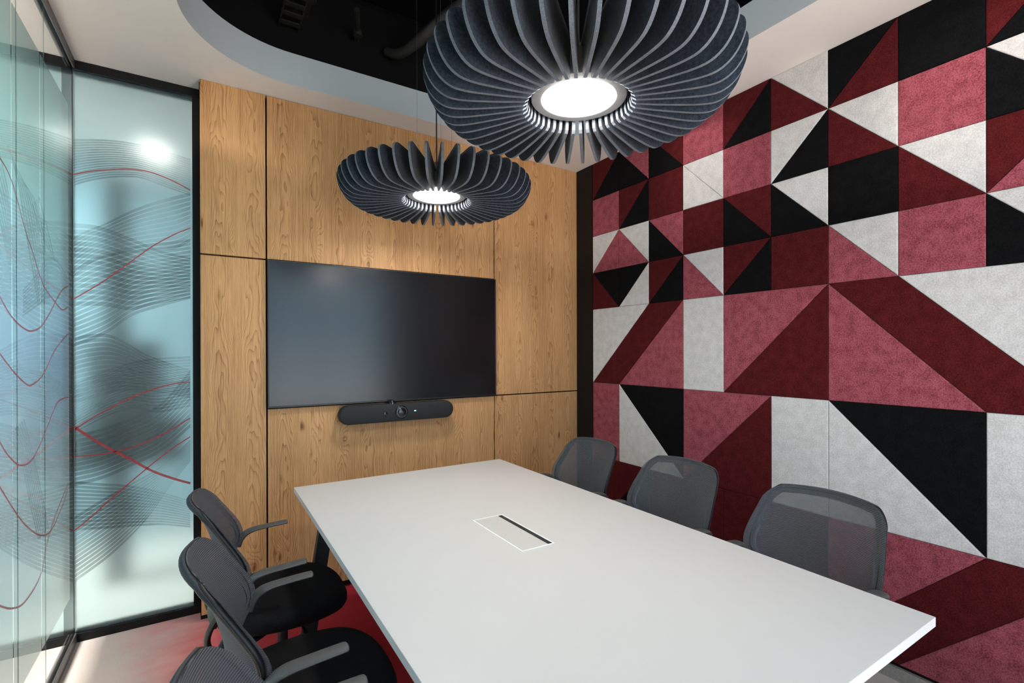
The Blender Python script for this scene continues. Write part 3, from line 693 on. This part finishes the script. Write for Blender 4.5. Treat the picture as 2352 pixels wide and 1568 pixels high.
# small black spotlights inside the ceiling opening, washing the felt wall
def spot(loc, tgt, lab):
    root = empty('ceiling_spotlight', loc); d = (Vector(tgt) - Vector(loc)).normalized()
    tag(root, lab, 'spotlight', 'spotlights in the ceiling opening')
    q = MB(); q.tube([tuple(-d*0.11), tuple(d*0.0)], [0.028, 0.028], n=20); q.build('spot_can', M['black_metal'], root, smooth=True)
    q = MB(); q.tube([tuple(d*0.0005), tuple(d*0.002)], [0.020, 0.020], n=20); q.build('spot_lens', M['lamp_on'], root)
    q = MB(); q.tube([tuple(-d*0.08), (-d.x*0.08, -d.y*0.08, 3.70-loc[2])], [0.006, 0.006], n=8); q.build('stem', M['black_metal'], root)
    ld = bpy.data.lights.new('spot_beam', 'SPOT'); ld.energy = 13; ld.spot_size = math.radians(50); ld.spot_blend = 0.9; ld.shadow_soft_size = 0.02; ld.color = (1, 0.93, 0.86)
    lo = bpy.data.objects.new('spot_beam', ld); col.objects.link(lo); lo.parent = root; lo.location = d*0.006; lo.rotation_euler = d.to_track_quat('-Z', 'Y').to_euler()
spot((-0.75, -0.95, 2.96), (0.0, -0.95, 2.60), 'black spotlight in the ceiling opening behind the large lamp')
spot((-0.75, -2.20, 2.96), (0.0, -2.20, 2.45), 'black spotlight in the ceiling opening nearest the viewer')

# ------------------------------------------------------------------ pendant lamps
def make_lamp():
    root = empty('felt_pendant_lamp', (0, 0, 0))
    NF = 44; th = 0.0105
    prof = [(0.161, 0.030), (0.160, -0.010), (0.164, -0.026), (0.176, -0.034)]
    bot = [(0.24, -0.042), (0.31, -0.049), (0.37, -0.053), (0.412, -0.049), (0.444, -0.031), (0.466, -0.004), (0.479, 0.026), (0.483, 0.050), (0.477, 0.070), (0.458, 0.083), (0.430, 0.088)]
    top = [(0.30, 0.092), (0.18, 0.096), (0.080, 0.100), (0.080, 0.088), (0.145, 0.084), (0.154, 0.070)]
    out = prof + crom(bot, 3) + top
    for k in range(NF):
        a = 2*PI*(k+0.5)/NF; ca, sa = math.cos(a), math.sin(a)
        q = MB(); n = len(out); vs = []
        for s_ in (-th/2, th/2):
            for r, z in out: vs.append((r*ca - s_*sa, r*sa + s_*ca, z))
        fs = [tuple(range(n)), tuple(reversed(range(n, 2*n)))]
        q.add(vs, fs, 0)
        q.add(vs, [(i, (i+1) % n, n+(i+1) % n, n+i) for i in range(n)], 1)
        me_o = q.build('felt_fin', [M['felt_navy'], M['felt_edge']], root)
        bm = bmesh.new(); bm.from_mesh(me_o.data); bmesh.ops.remove_doubles(bm, verts=bm.verts, dist=1e-5)
        bmesh.ops.recalc_face_normals(bm, faces=bm.faces); bm.to_mesh(me_o.data); bm.free()
        if k >= 1:
            pass
    q = MB(); q.lathe([(0.1155, 0.004), (0.1162, -0.002), (0.118, -0.004), (0.147, -0.003), (0.1495, 0.0), (0.1495, 0.072), (0.12, 0.080), (0.03, 0.082)], n=72, cap=False)
    h = q.build('lamp_housing', M['trim'], root, smooth=True)
    q = MB(); q.lathe([(0.1158, 0.003), (0.113, -0.003), (0.10, -0.010), (0.05, -0.016), (0.0, -0.017)], n=64, cap=False); q.build('diffuser', M['lamp_on'], h, smooth=True)
    q = MB(); q.lathe([(0.028, 0.075), (0.028, 0.135), (0.012, 0.142), (0.012, 0.17)], n=24); q.build('hub', M['black_metal'], root, smooth=True)
    q = MB(); q.tube([(0.0, 0.0, 0.165), (0.0, 0.0, 0.8), (0.0, 0.0, 1.52)], 0.0035, n=8); q.build('power_cable', M['black_metal'], root)
    for a in (0.3, 2.4, 4.5):
        q = MB(); q.tube([(0.105*math.cos(a), 0.105*math.sin(a), 0.09), (0.105*math.cos(a), 0.105*math.sin(a), 1.52)], 0.0007, n=6); q.build('suspension_wire', M['wire'], root)
    return root
lamp = make_lamp()
lamp.location = (-1.530, -0.539, 2.226)
tag(lamp, 'smaller-looking dark felt pendant lamp hanging nearer the oak wall', 'pendant lamp', 'felt pendant lamps')
lamp2 = copy_tree(lamp)
lamp2.location = (-1.536, -1.667, 2.226); lamp2.rotation_euler.z = 0.05
tag(lamp2, 'large dark felt pendant lamp hanging closest overhead, cut by the picture top', 'pendant lamp', 'felt pendant lamps')

# ------------------------------------------------------------------ chairs
XC = [(0.48, -0.215), (0.58, -0.222), (0.66, -0.235), (0.75, -0.262), (0.82, -0.290), (0.885, -0.318)]
KC = [(0.48, 0.03), (0.56, 0.075), (0.62, 0.10), (0.68, 0.10), (0.75, 0.088), (0.885, 0.072)]
HW = [(0.48, 0.11), (0.53, 0.15), (0.58, 0.205), (0.62, 0.237), (0.66, 0.245), (0.72, 0.240), (0.80, 0.226), (0.885, 0.210)]
def spl(tab, x):
    # smooth table lookup
    return (lerp(tab, x-0.02) + lerp(tab, x) + lerp(tab, x+0.02)) / 3
RT, ZT = 0.060, 0.885
def halfw(z):
    w = spl(HW, z)
    if z > ZT-RT: w -= RT*(1 - math.sqrt(max(0, 1-((z-(ZT-RT))/RT)**2)))
    return w
def S(u, z, off=0.0):
    w = halfw(z); y = u*w
    zz = z - 0.014*(y/0.2)**2*max(0, (z-0.70)/0.185)
    return (spl(XC, z) + spl(KC, z)*(y/0.245)**2 + off, y, zz)
def make_chair():
    root = empty('mesh_task_chair', (0, 0, 0))
    # seat cushion
    q = MB(); vs = []; fs = []; n = 48
    lay = [(0.88, 0.402), (0.965, 0.408), (1.0, 0.425), (1.0, 0.442), (0.975, 0.457), (0.90, 0.467), (0.70, 0.470), (0.35, 0.466), (0.0, 0.464)]
    for s_, z in lay:
        for i in range(n):
            a = 2*PI*i/n; c, d = math.cos(a), math.sin(a); e = 2/2.7
            x = 0.242*math.copysign(abs(c)**e, c)*s_; y = 0.245*math.copysign(abs(d)**e, d)*s_
            y *= 1 - 0.06*(x/0.242 < 0)*abs(x/0.242)
            dip = -0.022*max(0, (x-0.12)/0.122)**2
            vs.append((x, y, z + dip))
    for j in range(len(lay)-1):
        for i in range(n): fs.append((j*n+i, j*n+(i+1) % n, (j+1)*n+(i+1) % n, (j+1)*n+i))
    fs.append(tuple(reversed(range(n))))
    q.add(vs, fs); q.build('seat', M['seat'], root, smooth=True, angle=60)
    # mesh back
    q = MB(); nu, nz = 24, 40; vs = []; fs = []
    zs = [0.50 + (ZT-0.0005-0.50)*(1-(1-j/nz)**1.35) for j in range(nz+1)]
    for lay_ in (0.0, -0.003):
        for z in zs:
            for i in range(nu+1): vs.append(S(-1+2*i/nu, z, 0.0078+lay_))
    K = (nu+1)*(nz+1)
    for j in range(nz):
        for i in range(nu):
            a = j*(nu+1)+i; fs.append((a, a+1, a+nu+2, a+nu+1)); fs.append((K+a, K+a+nu+1, K+a+nu+2, K+a+1))
    for j in range(nz):
        a = j*(nu+1); fs.append((a, a+nu+1, K+a+nu+1, K+a)); b = a+nu; fs.append((b, K+b, K+b+nu+1, b+nu+1))
    for i in range(nu):
        fs.append((i, K+i, K+i+1, i+1)); a = nz*(nu+1)+i; fs.append((a, a+1, K+a+1, K+a))
    q.add(vs, fs); q.build('mesh_back', M['mesh'], root, smooth=True, angle=70)
    # perimeter frame
    path = []
    for j in range(0, 25): path.append((1, 0.60 + (ZT-RT-0.60)*j/24))
    pts = [S(-u*0.955, z) for u, z in path]
    corner = []
    for j in range(1, 9):
        a = PI/2*j/9; zc = ZT-RT + (RT-0.008)*math.sin(a); corner.append(S(-0.96, zc))
    topl = [S(-1+2*(0.02+0.96*j/12), ZT-0.008) for j in range(1, 12)]
    full = pts + corner + topl + [(x, -y, z) for x, y, z in reversed(corner)] + [(x, -y, z) for x, y, z in reversed(pts)]
    q = MB(); q.tube([(x-0.004-0.003*(y/0.24)**2, y*0.985, z-0.002) for x, y, z in full], 0.0095, 0.0105, n=12, up=(1, 0, 0.3)); fr_ = q.build('back_frame', M['plastic'], root, smooth=True)
    q = MB(); q.tube([(x+0.0005-0.0098*(y/0.24)**2, y*0.95 if abs(y) > 0.02 else y, z-0.006) for x, y, z in full], 0.0175, 0.0045, n=12, up=(1, 0, 0.3)); q.build('border_band', M['border'], root, smooth=True)
    # arms
    for s_ in (-1, 1):
        c = crom([(-0.150, 0.236, 0.585), (-0.140, 0.240, 0.612), (-0.118, 0.245, 0.634), (-0.085, 0.249, 0.645), (-0.03, 0.250, 0.650), (0.025, 0.249, 0.653), (0.052, 0.248, 0.654)], 6)
        k = len(c); ra = []; rb = []
        for i in range(k):
            f = i/(k-1); ra.append(0.013 + 0.015*min(1, f*2.4) - 0.005*f); rb.append(0.016 - 0.0085*min(1, f*1.7))
        ra[-1] *= 0.55; ra[-2] *= 0.86; rb[-1] *= 0.7
        q = MB(); q.tube([(x, s_*y, z) for x, y, z in c], ra, rb, n=14, up=(0, 0, 1)); q.build('armrest', M['arm'], root, smooth=True, angle=60)
        c = crom([(-0.150, 0.234, 0.600), (-0.190, 0.215, 0.555), (-0.238, 0.192, 0.490), (-0.262, 0.175, 0.425), (-0.250, 0.162, 0.372), (-0.205, 0.150, 0.345), (-0.12, 0.12, 0.345), (-0.02, 0.06, 0.358)], 6)
        q = MB(); q.tube([(x, s_*y, z) for x, y, z in c], 0.011, 0.016, n=12, up=(0, 1, 0)); q.build('back_support', M['plastic'], root, smooth=True)
    # rear plate below the mesh
    q = MB(); vs = []; fs = []
    zs2 = [0.44, 0.48, 0.52, 0.56]
    for off in (-0.006, -0.016):
        for z in zs2:
            for i in range(9):
                u_ = -1+2*i/8; w = lerp([(0.44, 0.15), (0.56, 0.17)], z)
                vs.append((spl(XC, max(z, 0.5)) + 0.05*(u_*w/0.245)**2 + off - 0.03*(0.56-z)/0.12, u_*w, z))
    K = 36
    for j in range(3):
        for i in range(8): a = j*9+i; fs.append((a, a+1, a+10, a+9)); fs.append((K+a, K+a+9, K+a+10, K+a+1))
    for j in range(3):
        a = j*9; fs.append((a, a+9, K+a+9, K+a)); fs.append((a+8, K+a+8, K+a+17, a+17))
    for i in range(8): fs.append((i, K+i, K+i+1, i+1)); fs.append((27+i, 28+i, K+28+i, K+27+i))
    q.add(vs, fs); q.build('rear_plate', M['plastic'], root, smooth=True)
    q = MB(); q.box((-0.12, -0.085, 0.335), (0.13, 0.085, 0.400)); me_ = q.build('tilt_mechanism', M['plastic'], root, bevel=0.015, seg=3)
    q = MB(); q.tube([(0.05, -0.08, 0.362), (0.055, -0.16, 0.358), (0.06, -0.21, 0.352)], [0.006, 0.006, 0.012], [0.006, 0.006, 0.005], n=8); q.build('lever', M['plastic'], me_, smooth=True)
    q = MB(); q.lathe([(0.028, 0.085), (0.028, 0.21), (0.020, 0.215), (0.020, 0.34)], n=24); q.build('gas_column', M['black_metal'], root, smooth=True)
    q = MB(); q.lathe([(0.040, 0.055), (0.048, 0.07), (0.048, 0.105), (0.032, 0.125)], n=28); q.build('base_hub', M['plastic'], root, smooth=True)
    for k in range(5):
        a = BASE + 2*PI*k/5; ca, sa = math.cos(a), math.sin(a)
        q = MB(); vs = []
        for r, w, z0, z1 in ((0.035, 0.024, 0.062, 0.115), (0.20, 0.021, 0.072, 0.104), (0.315, 0.019, 0.074, 0.094), (0.335, 0.012, 0.078, 0.088)):
            for dy_, zz in ((-w, z0), (w, z0), (w*0.8, z1), (-w*0.8, z1)): vs.append((r*ca - dy_*sa, r*sa + dy_*ca, zz))
        fs = [(3, 2, 1, 0), (12, 13, 14, 15)]
        for j in range(3):
            for i in range(4): fs.append((4*j+i, 4*j+(i+1) % 4, 4*j+4+(i+1) % 4, 4*j+4+i))
        q.add(vs, fs); lg = q.build('base_leg', M['plastic'], root, bevel=0.004)
        q = MB(); cx_, cy_ = 0.315*ca, 0.315*sa; b_ = a + 0.9*k; cb, sb = math.cos(b_), math.sin(b_)
        for s_ in (-1, 1):
            o_ = s_*0.014; p0 = Vector((cx_ - (o_-0.007)*sb, cy_ + (o_-0.007)*cb, 0.028)); p1 = Vector((cx_ - (o_+0.007)*sb, cy_ + (o_+0.007)*cb, 0.028))
            q.tube([p0, p0.lerp(p1, 0.1), p0.lerp(p1, 0.9), p1], [0.024, 0.028, 0.028, 0.024], n=24)
        q.tube([(cx_, cy_, 0.03), (cx_, cy_, 0.078)], 0.0095, n=12, up=(1, 0, 0))
        q.build('caster', M['plastic'], lg, smooth=True)
    return root
BASE = math.radians(140)
chair = make_chair()
spots = [(-2.270, -0.667, 0.00, 'grey mesh task chair on the glass-wall side of the table, farthest of three'),
         (-2.270, -1.290, 0.00, 'grey mesh task chair on the glass-wall side of the table, middle of three'),
         (-2.270, -1.945, -0.02, 'grey mesh task chair on the glass-wall side, nearest, mostly cut by the frame'),
         (-0.790, -0.590, PI, 'grey mesh task chair against the felt wall, beside the oak panelling'),
         (-0.790, -1.250, PI, 'grey mesh task chair against the felt wall, middle of its row'),
         (-0.790, -1.905, PI, 'grey mesh task chair against the felt wall, nearest the viewer and largest')]
for i, (x, y, rz, lab) in enumerate(spots):
    o = chair if i == 0 else copy_tree(chair)
    o.location = (x, y, 0); o.rotation_euler = (0, 0, rz)
    for ch in kids(o):
        if ch.name.startswith('base_leg'): ch.rotation_euler.z = math.radians((0, -38, 0, 12, -26, 5)[i])
    tag(o, lab, 'office chair', 'task chairs on the glass side' if i < 3 else 'task chairs on the felt side')
